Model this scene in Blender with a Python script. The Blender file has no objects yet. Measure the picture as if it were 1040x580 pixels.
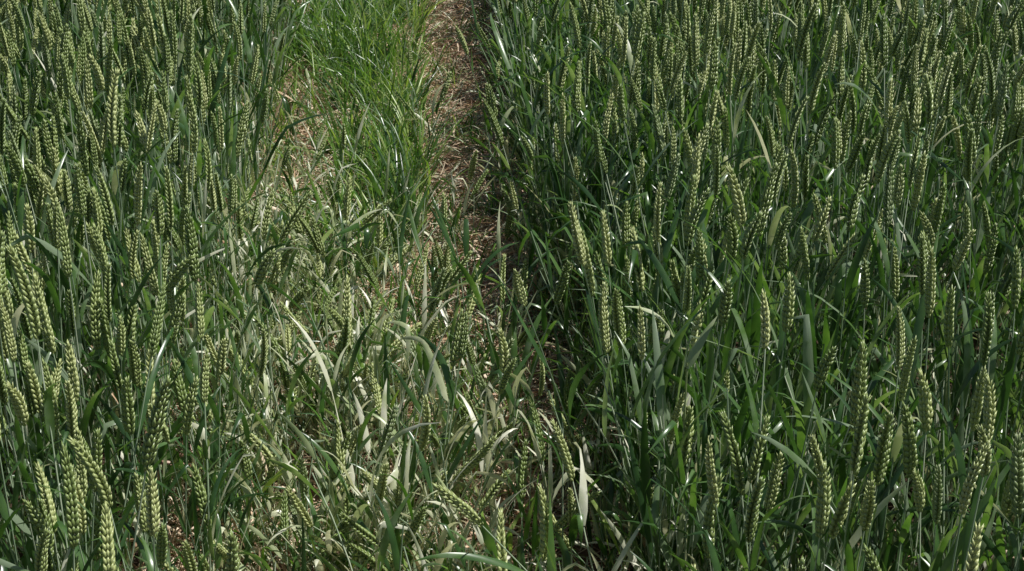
import bpy, math, random
import numpy as np
from mathutils import Vector, Matrix, Euler, noise as mn

random.seed(7); rng=np.random.default_rng(11)
sc=bpy.context.scene
R=random.uniform

# ------------------------------------------------------------------ materials
def plant_mat(name, cols, trans=0.35, rough=0.5, spec=0.4, nscale=60, tint=(1.5,1.7,0.6), inst=False, namp=1.2):
    m=bpy.data.materials.new(name); m.use_nodes=True
    nt=m.node_tree; N=nt.nodes; L=nt.links; N.clear()
    out=N.new('ShaderNodeOutputMaterial')
    if inst: rnd=N.new('ShaderNodeObjectInfo').outputs['Random']
    else:
        at=N.new('ShaderNodeAttribute'); at.attribute_name='rnd'; rnd=at.outputs['Fac']
    ramp=N.new('ShaderNodeValToRGB')
    els=ramp.color_ramp.elements
    k=len(cols)
    els[0].position=0; els[0].color=(*cols[0],1)
    els[1].position=1; els[1].color=(*cols[-1],1)
    for i in range(1,k-1):
        e=els.new(i/(k-1)); e.color=(*cols[i],1)
    tc=N.new('ShaderNodeTexCoord')
    nz=N.new('ShaderNodeTexNoise'); nz.inputs['Scale'].default_value=nscale; nz.inputs['Detail'].default_value=2
    L.new(tc.outputs['Object'],nz.inputs['Vector'])
    a=N.new('ShaderNodeMath'); a.operation='MULTIPLY_ADD'; a.inputs[1].default_value=namp; a.inputs[2].default_value=-namp/2
    L.new(nz.outputs['Fac'],a.inputs[0])
    b=N.new('ShaderNodeMath'); b.operation='ADD'
    L.new(rnd,b.inputs[0]); L.new(a.outputs[0],b.inputs[1])
    L.new(b.outputs[0],ramp.inputs['Fac'])
    col=ramp.outputs['Color']
    p=N.new('ShaderNodeBsdfPrincipled')
    p.inputs['Roughness'].default_value=rough
    p.inputs['Specular IOR Level'].default_value=spec
    L.new(col,p.inputs['Base Color'])
    if trans>0:
        t=N.new('ShaderNodeBsdfTranslucent')
        g=N.new('ShaderNodeMixRGB'); g.blend_type='MULTIPLY'; g.inputs['Fac'].default_value=1
        g.inputs['Color2'].default_value=(*tint,1)
        L.new(col,g.inputs['Color1']); L.new(g.outputs[0],t.inputs['Color'])
        mx=N.new('ShaderNodeMixShader'); mx.inputs[0].default_value=trans
        L.new(p.outputs[0],mx.inputs[1]); L.new(t.outputs[0],mx.inputs[2])
        L.new(mx.outputs[0],out.inputs[0])
    else: L.new(p.outputs[0],out.inputs[0])
    return m

M_leaf=plant_mat('wheat_leaf',[(0.030,0.074,0.022),(0.060,0.132,0.038),(0.105,0.195,0.052),(0.24,0.31,0.20)],0.34,0.30,0.85,25)  # palest grey-green stop paints specular leaf highlights into the colour
M_stem=plant_mat('wheat_stem',[(0.20,0.29,0.17),(0.34,0.43,0.28),(0.54,0.60,0.44)],0.0,0.32,0.8,20)
M_ear=plant_mat('wheat_ear',[(0.21,0.285,0.085),(0.32,0.395,0.135),(0.50,0.54,0.23)],0.14,0.34,0.7,150,(1.3,1.3,.7),True,.6)
M_pale=plant_mat('bleached_leaf',[(0.34,0.42,0.20),(0.68,0.70,0.48),(0.92,0.90,0.76),(0.46,0.53,0.28)],0.32,0.33,0.6,18,(1.1,1.1,.8))
M_dry=plant_mat('dry_straw',[(0.27,0.15,0.09),(0.66,0.45,0.29),(0.92,0.76,0.56),(0.45,0.27,0.17)],0.12,0.45,0.5,30,(1.1,1,.8))
M_grass=plant_mat('grass_blade',[(0.045,0.115,0.018),(0.09,0.20,0.03),(0.17,0.30,0.05),(0.38,0.46,0.17)],0.34,0.34,0.5,25,(1.3,1.5,.5))
MATS=[M_leaf,M_stem,M_ear,M_pale,M_dry,M_grass]
LEAF,STEM,EAR,PALE,DRY,GRASS=range(6)

# ------------------------------------------------------------------ mesh builder
class B:
    def __init__(s): s.v=[]; s.f=[]; s.m=[]; s.ears=[]
    def tube(s,pts,rad,mat,n=4):
        base=len(s.v)
        for i,p in enumerate(pts):
            q=pts[min(i+1,len(pts)-1)]-pts[max(i-1,0)]
            q=q.normalized()
            a=q.cross(Vector((0.3,1,0.1))).normalized(); b=q.cross(a)
            r=rad[i]
            for k in range(n):
                t=2*math.pi*k/n
                s.v.append(p+a*(r*math.cos(t))+b*(r*math.sin(t)))
        for i in range(len(pts)-1):
            for k in range(n):
                s.f.append((base+i*n+k,base+i*n+(k+1)%n,base+(i+1)*n+(k+1)%n,base+(i+1)*n+k)); s.m.append(mat)
    def blade(s,p0,az,el,L,W,droop,mat,seg=7,twist=0.0,side=0.0,kink=None):
        base=len(s.v); p=Vector(p0); st=L/seg; tw=R(-0.3,0.3)
        for i in range(seg+1):
            t=i/seg
            d=Vector((math.cos(el)*math.cos(az),math.cos(el)*math.sin(az),math.sin(el)))
            sd=Vector((-math.sin(az),math.cos(az),0))
            up=sd.cross(d)
            c,sn=math.cos(tw),math.sin(tw)
            s1=sd*c+up*sn; u1=up*c-sd*sn
            w=W*0.5*(min(1,0.45+t*3))*(max(0,1-t**2.0))**0.8+0.0002
            s.v+= [p-s1*w, p-u1*w*0.35, p+s1*w]
            p=p+d*st
            el-=droop/seg*(0.4+1.3*t)
            if kink and abs(t-kink[0])<0.5/seg: el-=kink[1]
            az+=side/seg; tw+=twist/seg
            if p.z<0.006 and d.z<0: el=R(-0.02,0.1); p.z=max(p.z,0.004)
        for i in range(seg):
            a=base+i*3
            s.f+=[(a,a+1,a+4,a+3),(a+1,a+2,a+5,a+4)]; s.m+=[mat,mat]
    def grain(s,c,d,L,r,mat,tip=0.35):
        d=d.normalized(); a=d.orthogonal().normalized(); b=d.cross(a)
        base=len(s.v); s.v.append(c)
        for (t,q) in((0.3,0.95),(0.72,0.8)):
            for k in range(5):
                th=2*math.pi*k/5
                s.v.append(c+d*(L*t)+a*(r*q*math.cos(th))+b*(r*q*math.sin(th)))
        s.v.append(c+d*(L*(1+tip)))
        for k in range(5):
            k2=(k+1)%5
            s.f.append((base,base+1+k2,base+1+k)); s.m.append(mat)
            o=base+1
            s.f.append((o+k,o+k2,o+5+k2,o+5+k)); s.m.append(mat)
            s.f.append((base+6+k,base+6+k2,base+11)); s.m.append(mat)
    def ear(s,L,W,mat,bend):
        n=int(L/0.0045); d=Vector((0,0,1)); ax=R(0,6.28)
        p=Vector((0,0,0)); bd=Vector((math.cos(ax),math.sin(ax),0))
        side=Vector((1,0,0))
        pts=[p.copy()]
        for i in range(n):
            t=i/(n-1)
            side=(side-d*side.dot(d)).normalized(); fr=side.cross(d)
            env=min(1,0.6+t*2.5)*(1-max(0,t-0.5)**1.5*1.7)
            sg=1 if i%2 else -1
            w=W*env
            out=side*sg
            for k in (-1,0,1):
                dirn=d*1.0+out*(0.22+0.08*abs(k)+R(-.08,.08))+fr*(k*0.30+R(-.05,.05))
                s.grain(p+out*w*0.17+fr*(k*w*0.2),dirn,R(0.0092,0.0118)*(0.75+0.25*env),w*0.24,mat,R(0.1,0.6))
            p=p+d*(L/n); d=(d+bd*(bend/n)).normalized(); pts.append(p.copy())
        for k in range(3):
            s.grain(p-d*0.003+side*R(-.001,.001),d+side*(k-1)*0.25,0.011,W*0.17,mat,0.4)
        s.tube(pts,[W*0.15]*len(pts),mat,3)
    def obj(s,name):
        me=bpy.data.meshes.new(name); me.from_pydata([tuple(v) for v in s.v],[],s.f)
        for m in MATS: me.materials.append(m)
        me.polygons.foreach_set('material_index',s.m)
        me.polygons.foreach_set('use_smooth',[True]*len(s.f)); me.update()
        return bpy.data.objects.new(name,me)

def stalk(b,h,lean,curve,mat_s,leafmat,nleaf=4,ear=0,leafL=(0.14,0.24),p0=Vector((0,0,0)),droop=(0.4,2.2),leafW=(0.010,0.017),rad=0.0020,lo=.18,hi=.8,kp=.3):
    az=R(0,6.28); n=5; pts=[]; p=Vector(p0); el=math.pi/2-lean
    ds=[]
    for i in range(n+1):
        pts.append(p.copy()); d=Vector((math.cos(el)*math.cos(az),math.cos(el)*math.sin(az),math.sin(el))); ds.append(d)
        p=p+d*(h/n); el-=curve/n
    b.tube(pts,[rad*(1.0-0.35*i/n) for i in range(n+1)],mat_s,3)
    la=R(0,6.28)
    for k in range(nleaf):
        f=(lo+(hi-lo)*(k+R(-.15,.15))/max(1,nleaf-1)) if nleaf>1 else 0.6
        f=min(max(f,0.04),0.9); x=f*n; i=int(x); q=pts[i].lerp(pts[min(i+1,n)],x-i)
        mm=leafmat
        if leafmat==LEAF and (random.random()<0.05 or (k==0 and random.random()<0.4)): mm=random.choice([DRY,PALE,PALE]) if k==0 else PALE
        b.blade(q,la,R(1.05,1.5),R(*leafL),R(*leafW),R(*droop),mm,7,R(-2.0,2.0),R(-.6,.6),
                kink=(R(.3,.7),R(.4,1.8)) if random.random()<kp else None)
        la+=math.pi+R(-.7,.7)
    if ear: b.ears.append((pts[-1].copy(),ds[-1].copy(),ear))

class Coll: pass
def coll(name,bs,prefix):
    c=bpy.data.collections.new(name)
    for i,b in enumerate(bs): c.objects.link(b.obj('%s_%02d'%(prefix,i)))
    C=Coll(); C.c=c; C.ears=[b.ears for b in bs]; C.n=len(bs); return C

V=[]
for i in range(20):
    b=B(); b.ear(R(0.080,0.132),R(0.0128,0.0156),PALE if i==19 else EAR,R(0,.5)); V.append(b)
C_ear=coll('wheat_ear_kinds',V,'ear')
V=[]
for i in range(32):
    b=B(); stalk(b,R(0.55,0.74),R(0,0.07),R(0,0.16),STEM,LEAF,random.choice([3,4]),1,droop=(.1,1.5)); V.append(b)
C_wheat=coll('wheat_plants',V,'wheat_stalk')
V=[]
for i in range(16):
    b=B()
    for k in range(2): stalk(b,R(0.32,0.58),R(0.03,0.2),R(0,0.3),STEM,LEAF,3,0,leafL=(0.16,0.32),leafW=(.010,.020),p0=Vector((R(-.02,.02),R(-.02,.02),0)),droop=(.1,1.6))
    V.append(b)
C_till=coll('wheat_tillers',V,'wheat_tiller')
V=[]
for i in range(16):
    b=B()
    for k in range(10):
        b.blade((R(-.03,.03),R(-.03,.03),0),R(0,6.28),R(1.0,1.5),R(0.12,0.38),R(0.004,0.010),R(0.2,1.8),random.choice([GRASS,GRASS,GRASS,LEAF,LEAF,LEAF]),6,R(-1,1),R(-.5,.5))
    V.append(b)
C_grass=coll('grass_tufts',V,'grass_tuft')
V=[]
for i in range(22):
    b=B()
    for k in range(3):
        stalk(b,R(0.12,0.38),R(0.02,0.5),R(-0.2,0.7),random.choice([STEM,PALE]),random.choice([PALE,PALE,PALE,LEAF,GRASS]),random.choice([2,3]),1 if random.random()<.14 else 0,leafL=(0.08,0.2),p0=Vector((R(-.03,.03),R(-.03,.03),0)),leafW=(.008,.015),droop=(.2,1.6))
    V.append(b)
C_bent=coll('bent_plants',V,'bent_wheat')
V=[]
for i in range(18):
    b=B()
    for k in range(2):
        stalk(b,R(0.25,0.48),R(0.0,0.25),R(0,0.4),STEM,random.choice([LEAF,LEAF,PALE]),3,1 if random.random()<.4 else 0,leafL=(0.1,0.24),p0=Vector((R(-.02,.02),R(-.02,.02),0)),droop=(.2,1.8))
    V.append(b)
C_short=coll('short_plants',V,'short_wheat')
V=[]
for i in range(16):
    b=B()
    for k in range(14):
        x,y=R(-.08,.08),R(-.08,.08)
        mt=random.choice([DRY,DRY,DRY,DRY,PALE])
        if random.random()<0.5:
            b.blade((x,y,R(0.004,0.03)),R(0,6.28),R(-0.15,0.7),R(0.04,0.15),R(0.003,0.009),R(0,2.2),mt,4,R(-4,4),R(-2,2))
        else:
            a=R(0,6.28); l=R(0.03,0.16); z0=R(0.003,0.02); z1=R(0.003,0.06)
            p=Vector((x,y,z0)); q=Vector((x+l*math.cos(a),y+l*math.sin(a),z1))
            b.tube([p,p.lerp(q,.5)+Vector((R(-.01,.01),R(-.01,.01),R(0,.006))),q],[.0016]*3,mt,3)
    V.append(b)
C_lit=coll('straw_pieces',V,'straw')

# ------------------------------------------------------------------ scatter through geometry nodes
EARS=[[],[],[]]
def gn(name,col,pos,rot,scl,idx,realize):
    n=len(pos)
    me=bpy.data.meshes.new(name); me.from_pydata([tuple(p) for p in pos],[],[])
    for nm,dat in(('rot',rot),('scl',scl)):
        a=me.attributes.new(nm,'FLOAT_VECTOR','POINT'); a.data.foreach_set('vector',np.asarray(dat,dtype=np.float32).ravel())
    a=me.attributes.new('idx','INT','POINT'); a.data.foreach_set('value',np.asarray(idx,dtype=np.int32))
    a=me.attributes.new('rnd','FLOAT','POINT'); a.data.foreach_set('value',rng.random(n).astype(np.float32))
    o=bpy.data.objects.new(name,me); sc.collection.objects.link(o)
    ng=bpy.data.node_groups.new(name+'_nodes','GeometryNodeTree')
    ng.interface.new_socket('Geometry',in_out='INPUT',socket_type='NodeSocketGeometry')
    ng.interface.new_socket('Geometry',in_out='OUTPUT',socket_type='NodeSocketGeometry')
    N=ng.nodes; L=ng.links
    gi=N.new('NodeGroupInput'); go=N.new('NodeGroupOutput')
    m2p=N.new('GeometryNodeMeshToPoints')
    ip=N.new('GeometryNodeInstanceOnPoints'); ci=N.new('GeometryNodeCollectionInfo')
    ci.inputs['Collection'].default_value=col; ci.inputs['Separate Children'].default_value=True; ci.inputs['Reset Children'].default_value=True
    def at(nm,ty):
        a=N.new('GeometryNodeInputNamedAttribute'); a.data_type=ty; a.inputs['Name'].default_value=nm; return a.outputs['Attribute']
    e=N.new('FunctionNodeEulerToRotation')
    L.new(at('rot','FLOAT_VECTOR'),e.inputs[0]); L.new(e.outputs[0],ip.inputs['Rotation'])
    L.new(at('scl','FLOAT_VECTOR'),ip.inputs['Scale']); L.new(at('idx','INT'),ip.inputs['Instance Index'])
    ip.inputs['Pick Instance'].default_value=True
    L.new(gi.outputs[0],m2p.inputs[0]); L.new(m2p.outputs[0],ip.inputs['Points']); L.new(ci.outputs[0],ip.inputs['Instance'])
    if realize:
        rz=N.new('GeometryNodeRealizeInstances'); L.new(ip.outputs[0],rz.inputs[0]); L.new(rz.outputs[0],go.inputs[0])
    else: L.new(ip.outputs[0],go.inputs[0])
    md=o.modifiers.new('scatter','NODES'); md.node_group=ng
    return o
def scatter(name,C,pos,rot,scl):
    idx=rng.integers(0,C.n,len(pos))
    for p,r,s,i in zip(pos,rot,scl,idx):
        if C.ears[i]:
            E=Euler(r); Mr=E.to_matrix()
            for (ep,ed,k) in C.ears[i]:
                w=Vector(p)+Mr@Vector((ep.x*s[0],ep.y*s[1],ep.z*s[2]))
                d=(Mr@ed).normalized()
                q=d.to_track_quat('Z','Y')@Euler((0,0,R(0,6.28))).to_quaternion()
                es=R(.78,1.12)
                EARS[0].append(w); EARS[1].append(tuple(q.to_euler())); EARS[2].append((es,es,es))
    return gn(name,C.c,pos,rot,scl,idx,True)

Y=[-3,1.2,2.3,3.0,3.7,4.6,7,10,30]
XR=[.32,.25,.26,.18,.09,.04,-.07,-.18,-1.0]
XL=[-.36,-.38,-.55,-.66,-.74,-.84,-1.05,-1.2,-1.9]
def nz(x,y,s=1.0,o=0): return mn.noise(Vector((x*s+o,y*s,o*1.7)))
def edges(y): return np.interp(y,Y,XL),np.interp(y,Y,XR)
def gh(x,y):
    return 0.012*nz(x,y,2.1,3)+0.006*nz(x,y,9,5)

def field(n,x0,x1,y0,y1,thin=True):
    P=[];Ro=[];S=[]
    for i in range(n):
        y=R(y0,y1); x=R(x0,x1)
        row=round(x/0.125)*0.125; x=row+random.gauss(0,0.035)
        l,r=edges(y); j=0.06*nz(x,y,3,1)+0.04*nz(x,y,9,2)
        if l+j<x<r+j: continue
        if thin:
            k=.05 if x<0 else (.32 if y<4.5 else .2)
            if x>0 or y>6:
                e=x-r
                if 0<e<.45: k=max(k,.68-.8*e)
            if -.15<x-l<0: k=.3
            if random.random()<k*(1+2.2*nz(x,y,2.6,12)): continue
        dedge=min(abs(x-l-j),abs(x-r-j))
        s=R(0.82,1.10)*(1+0.12*nz(x,y,1.2,8))
        if dedge<0.12: s*=R(0.7,1.0)
        P.append((x,y,gh(x,y)))
        lean=0.042 if dedge>0.1 else 0.10
        if random.random()<.12: lean=.20
        Ro.append((random.gauss(0,lean)+0.08*nz(x,y,1.7,21),random.gauss(0,lean)+0.08*nz(x,y,1.7,31),R(0,6.28)))
        S.append((s,s,s))
    return P,Ro,S
def cat(*a): return [sum((list(q[k]) for q in a),[]) for k in range(3)]

A1=field(20500,-4.2,4.2,0.7,9.0)
A2=field(7500,-6.5,6.5,9.0,15)
A3=field(1800,-6.5,-4.2,0,9); A4=field(1800,4.2,6.5,0,9); A5=field(4000,-11,11,15,26)
P,Q,S=cat(A1,A2,A3,A4,A5)
wheat=scatter('wheat_field',C_wheat,P,Q,S)
U1=field(8500,-4.2,4.2,0.9,9,False)
U2=([],[],[])
for i in range(900):      # leafy, mostly earless margin along the right side of the path
    y=R(1.9,9); r=edges(y)[1]; x=r+abs(random.gauss(0,.2))
    s=R(.7,1.1); U2[0].append((x,y,gh(x,y))); U2[1].append((random.gauss(0,.1),random.gauss(-.03,.1),R(0,6.28))); U2[2].append((s,s,s))
P,Q,S=cat(U1,U2)
under=scatter('wheat_undergrowth',C_till,P,Q,S)

P=[];Q=[];S=[]
def add(x,y,s,l=.12): P.append((x,y,gh(x,y))); Q.append((random.gauss(0,l),random.gauss(0,l),R(0,6.28))); S.append((s,s,s*R(.85,1.1)))
for i in range(6800):
    y=R(2.0,12); x=R(-1.4,0.4); l,r=edges(y)
    if y>3.2:
        a=np.interp(y,[3.2,4.3,5.0,5.8,7,12],[-.42,-.54,-.66,-.90,-1.12,-1.4]); b_=np.interp(y,[3.2,4.4,5.4,7,12],[-.26,-.29,-.35,-.46,-.72])
        j=0.05*nz(x,y,5,4)
        if a+j<x<b_+j and random.random()<0.55*max(.2,1+1.5*nz(x,y,3.5,44)): add(x,y,R(.55,1.2))
    if (abs(x-l)<.06 or abs(x-r)<.04) and random.random()<0.35: add(x,y,R(.5,.9))
    elif l<x<r and random.random()<(0.12 if y>5 else .28)*max(.2,1+2*nz(x,y,4,61)): add(x,y,R(.2,.8),.3)
scatter('grass_strip',C_grass,P,Q,S)

P=[];Q=[];S=[]
for i in range(3400):
    y=R(1.25,5.2); l,r=edges(y); x=R(l-.05,r+.05)
    t=(x-l)/(r-l)
    if y<2.7: d=0.42 if t<0.55 else 0.14
    elif y<3.2: d=0.44 if t<0.45 else 0.05
    elif y<4.0: d=0.38 if t<.32 else .02
    else: d=0.03 if t<.4 else 0
    if y<2.1: d*=0.5
    d*=max(0.08,1+2.4*nz(x,y,4,9))
    if random.random()<d: add(x,y,R(.5,1.1),.16)
scatter('trampled_wheat',C_bent,P,Q,S)

P=[];Q=[];S=[]
for i in range(1300):
    y=R(1.25,4.8); l,r=edges(y); x=R(l-.05,r+.05); t=(x-l)/(r-l)
    d=.14 if y<2.9 else (.09 if y<3.5 else .02)
    if t>.88: d+=.15
    d*=max(0.1,1+1.6*nz(x,y,4,19))
    if random.random()<d: add(x,y,R(.7,1.1),.1)
for x,y in ((.06,1.82),(-.02,1.75),(-.12,1.72),(-.33,2.57),(.085,2.08),(.2,1.9),(-.25,1.95)): add(x,y,1.1,.04)
scatter('short_wheat',C_short,P,Q,S)

P=[];Q=[];S=[]
for i in range(8500):
    y=R(1.2,13); l,r=edges(y); x=R(l-.2,r+.15)
    if nz(x,y,4,6)<-0.2 and random.random()<.7: continue
    P.append((x,y,gh(x,y)+R(0,.012))); Q.append((random.gauss(0,.1),random.gauss(0,.1),R(0,6.28))); k=R(.5,1.1); S.append((k,k,k))
scatter('straw_litter',C_lit,P,Q,S)
ears=gn('wheat_ears',C_ear.c,EARS[0],EARS[1],EARS[2],rng.integers(0,20,len(EARS[0])),False)
ears.parent=wheat

# two stray bleached stalks that stand out: one right of the path, one arching over the pale patch
b=B()
b.tube([Vector((0,0,0)),Vector((.005,0,.3)),Vector((.0,-.01,.62))],[.002,.002,.0016],PALE,4)
b.blade((0,-.01,.61),0.6,1.0,.10,.022,.4,PALE,8,.3,.1)
b.blade((.004,0,.35),2.6,1.2,.22,.012,1.5,LEAF,8,.4,.1)
o=b.obj('bleached_wheat_stalk'); o.location=(.285,2.03,0); sc.collection.objects.link(o)
b=B()
b.blade((0,0,.0),0.15,1.35,.62,.010,1.7,PALE,14,.6,.2)
o=b.obj('bleached_wheat_stalk'); o.location=(-.60,2.95,0); sc.collection.objects.link(o)

# ------------------------------------------------------------------ ground
def soil(name,c1,c2,c3):
    m=bpy.data.materials.new(name); m.use_nodes=True; nt=m.node_tree; N=nt.nodes; L=nt.links
    p=N['Principled BSDF']; p.inputs['Roughness'].default_value=.95; p.inputs['Specular IOR Level'].default_value=.15
    tc=N.new('ShaderNodeTexCoord'); a=N.new('ShaderNodeTexNoise'); a.inputs['Scale'].default_value=14; a.inputs['Detail'].default_value=10
    L.new(tc.outputs['Object'],a.inputs['Vector'])
    r=N.new('ShaderNodeValToRGB'); e=r.color_ramp.elements; e[0].position=.3; e[0].color=(*c1,1); e[1].position=.7; e[1].color=(*c3,1)
    k=e.new(.5); k.color=(*c2,1)
    L.new(a.outputs['Fac'],r.inputs['Fac']); L.new(r.outputs[0],p.inputs['Base Color'])
    v=N.new('ShaderNodeTexNoise'); v.inputs['Scale'].default_value=55; v.inputs['Detail'].default_value=8
    L.new(tc.outputs['Object'],v.inputs['Vector'])
    bp=N.new('ShaderNodeBump'); bp.inputs['Strength'].default_value=.8; bp.inputs['Distance'].default_value=.02
    L.new(v.outputs['Fac'],bp.inputs['Height']); L.new(bp.outputs[0],p.inputs['Normal'])
    return m
M_soil=soil('field_soil',(0.03,0.022,0.014),(0.055,0.038,0.024),(0.09,0.062,0.038))
M_path=soil('dirt_path_soil',(0.10,0.052,0.034),(0.20,0.12,0.08),(0.36,0.24,0.16))
def sheet(name,xs,ys,fx,zo,mat):
    v=[];f=[]
    for y in ys:
        for x in xs:
            X=fx(x,y); near=(abs(X)<9 and -1<y<17)
            v.append((X,y,(gh(X,y) if near else 0)-.003+zo))
    n=len(xs)
    for j in range(len(ys)-1):
        for i in range(n-1): f.append((j*n+i,j*n+i+1,(j+1)*n+i+1,(j+1)*n+i))
    me=bpy.data.meshes.new(name); me.from_pydata(v,[],f); me.materials.append(mat)
    me.polygons.foreach_set('use_smooth',[True]*len(f))
    o=bpy.data.objects.new(name,me); sc.collection.objects.link(o); return o
far=[9.5,12,20,50,150,400]
xs=[-a for a in far[::-1]]+list(np.arange(-9,9.01,.08))+far
ys=[-400,-150,-50,-20,-5]+list(np.arange(-1,16.9,.08))+[18,25,50,150,400]
sheet('ground',xs,ys,lambda x,y:x,-.012,M_soil)
def px(t,y):
    l,r=edges(y); l-=.06; r+=.04; return l+(r-l)*t+0.05*nz(t*0,y,4,2 if t<.5 else 7)
sheet('dirt_path',list(np.linspace(0,1,24)),list(np.arange(-.9,16.8,.04)),px,.004,M_path)

# ------------------------------------------------------------------ light
SE,SA=math.radians(60),math.radians(82)
w=bpy.data.worlds.new('World'); sc.world=w; w.use_nodes=True
N=w.node_tree.nodes; L=w.node_tree.links
sky=N.new('ShaderNodeTexSky'); sky.sky_type='NISHITA'; sky.sun_disc=False; sky.sun_elevation=SE; sky.sun_rotation=SA
L.new(sky.outputs[0],N['Background'].inputs[0]); N['Background'].inputs[1].default_value=.06
sd=bpy.data.lights.new('sun','SUN'); sd.energy=5.0; sd.angle=math.radians(.5); sd.color=(1,.98,.93)
so=bpy.data.objects.new('sun',sd); sc.collection.objects.link(so)
dirv=Vector((math.cos(SE)*math.sin(SA),math.cos(SE)*math.cos(SA),math.sin(SE)))
so.rotation_euler=dirv.to_track_quat('Z','Y').to_euler(); so.location=dirv*20

# ------------------------------------------------------------------ camera
cd=bpy.data.cameras.new('camera'); co=bpy.data.objects.new('camera',cd); sc.collection.objects.link(co)
co.location=(0,0,1.7); co.rotation_euler=(math.radians(90-25),0,0)
cd.sensor_width=36; cd.lens=49.4; cd.clip_start=.05; cd.clip_end=2000
sc.camera=co
sc.view_settings.view_transform='Standard'; sc.view_settings.look='None'; sc.view_settings.exposure=0
print('done')
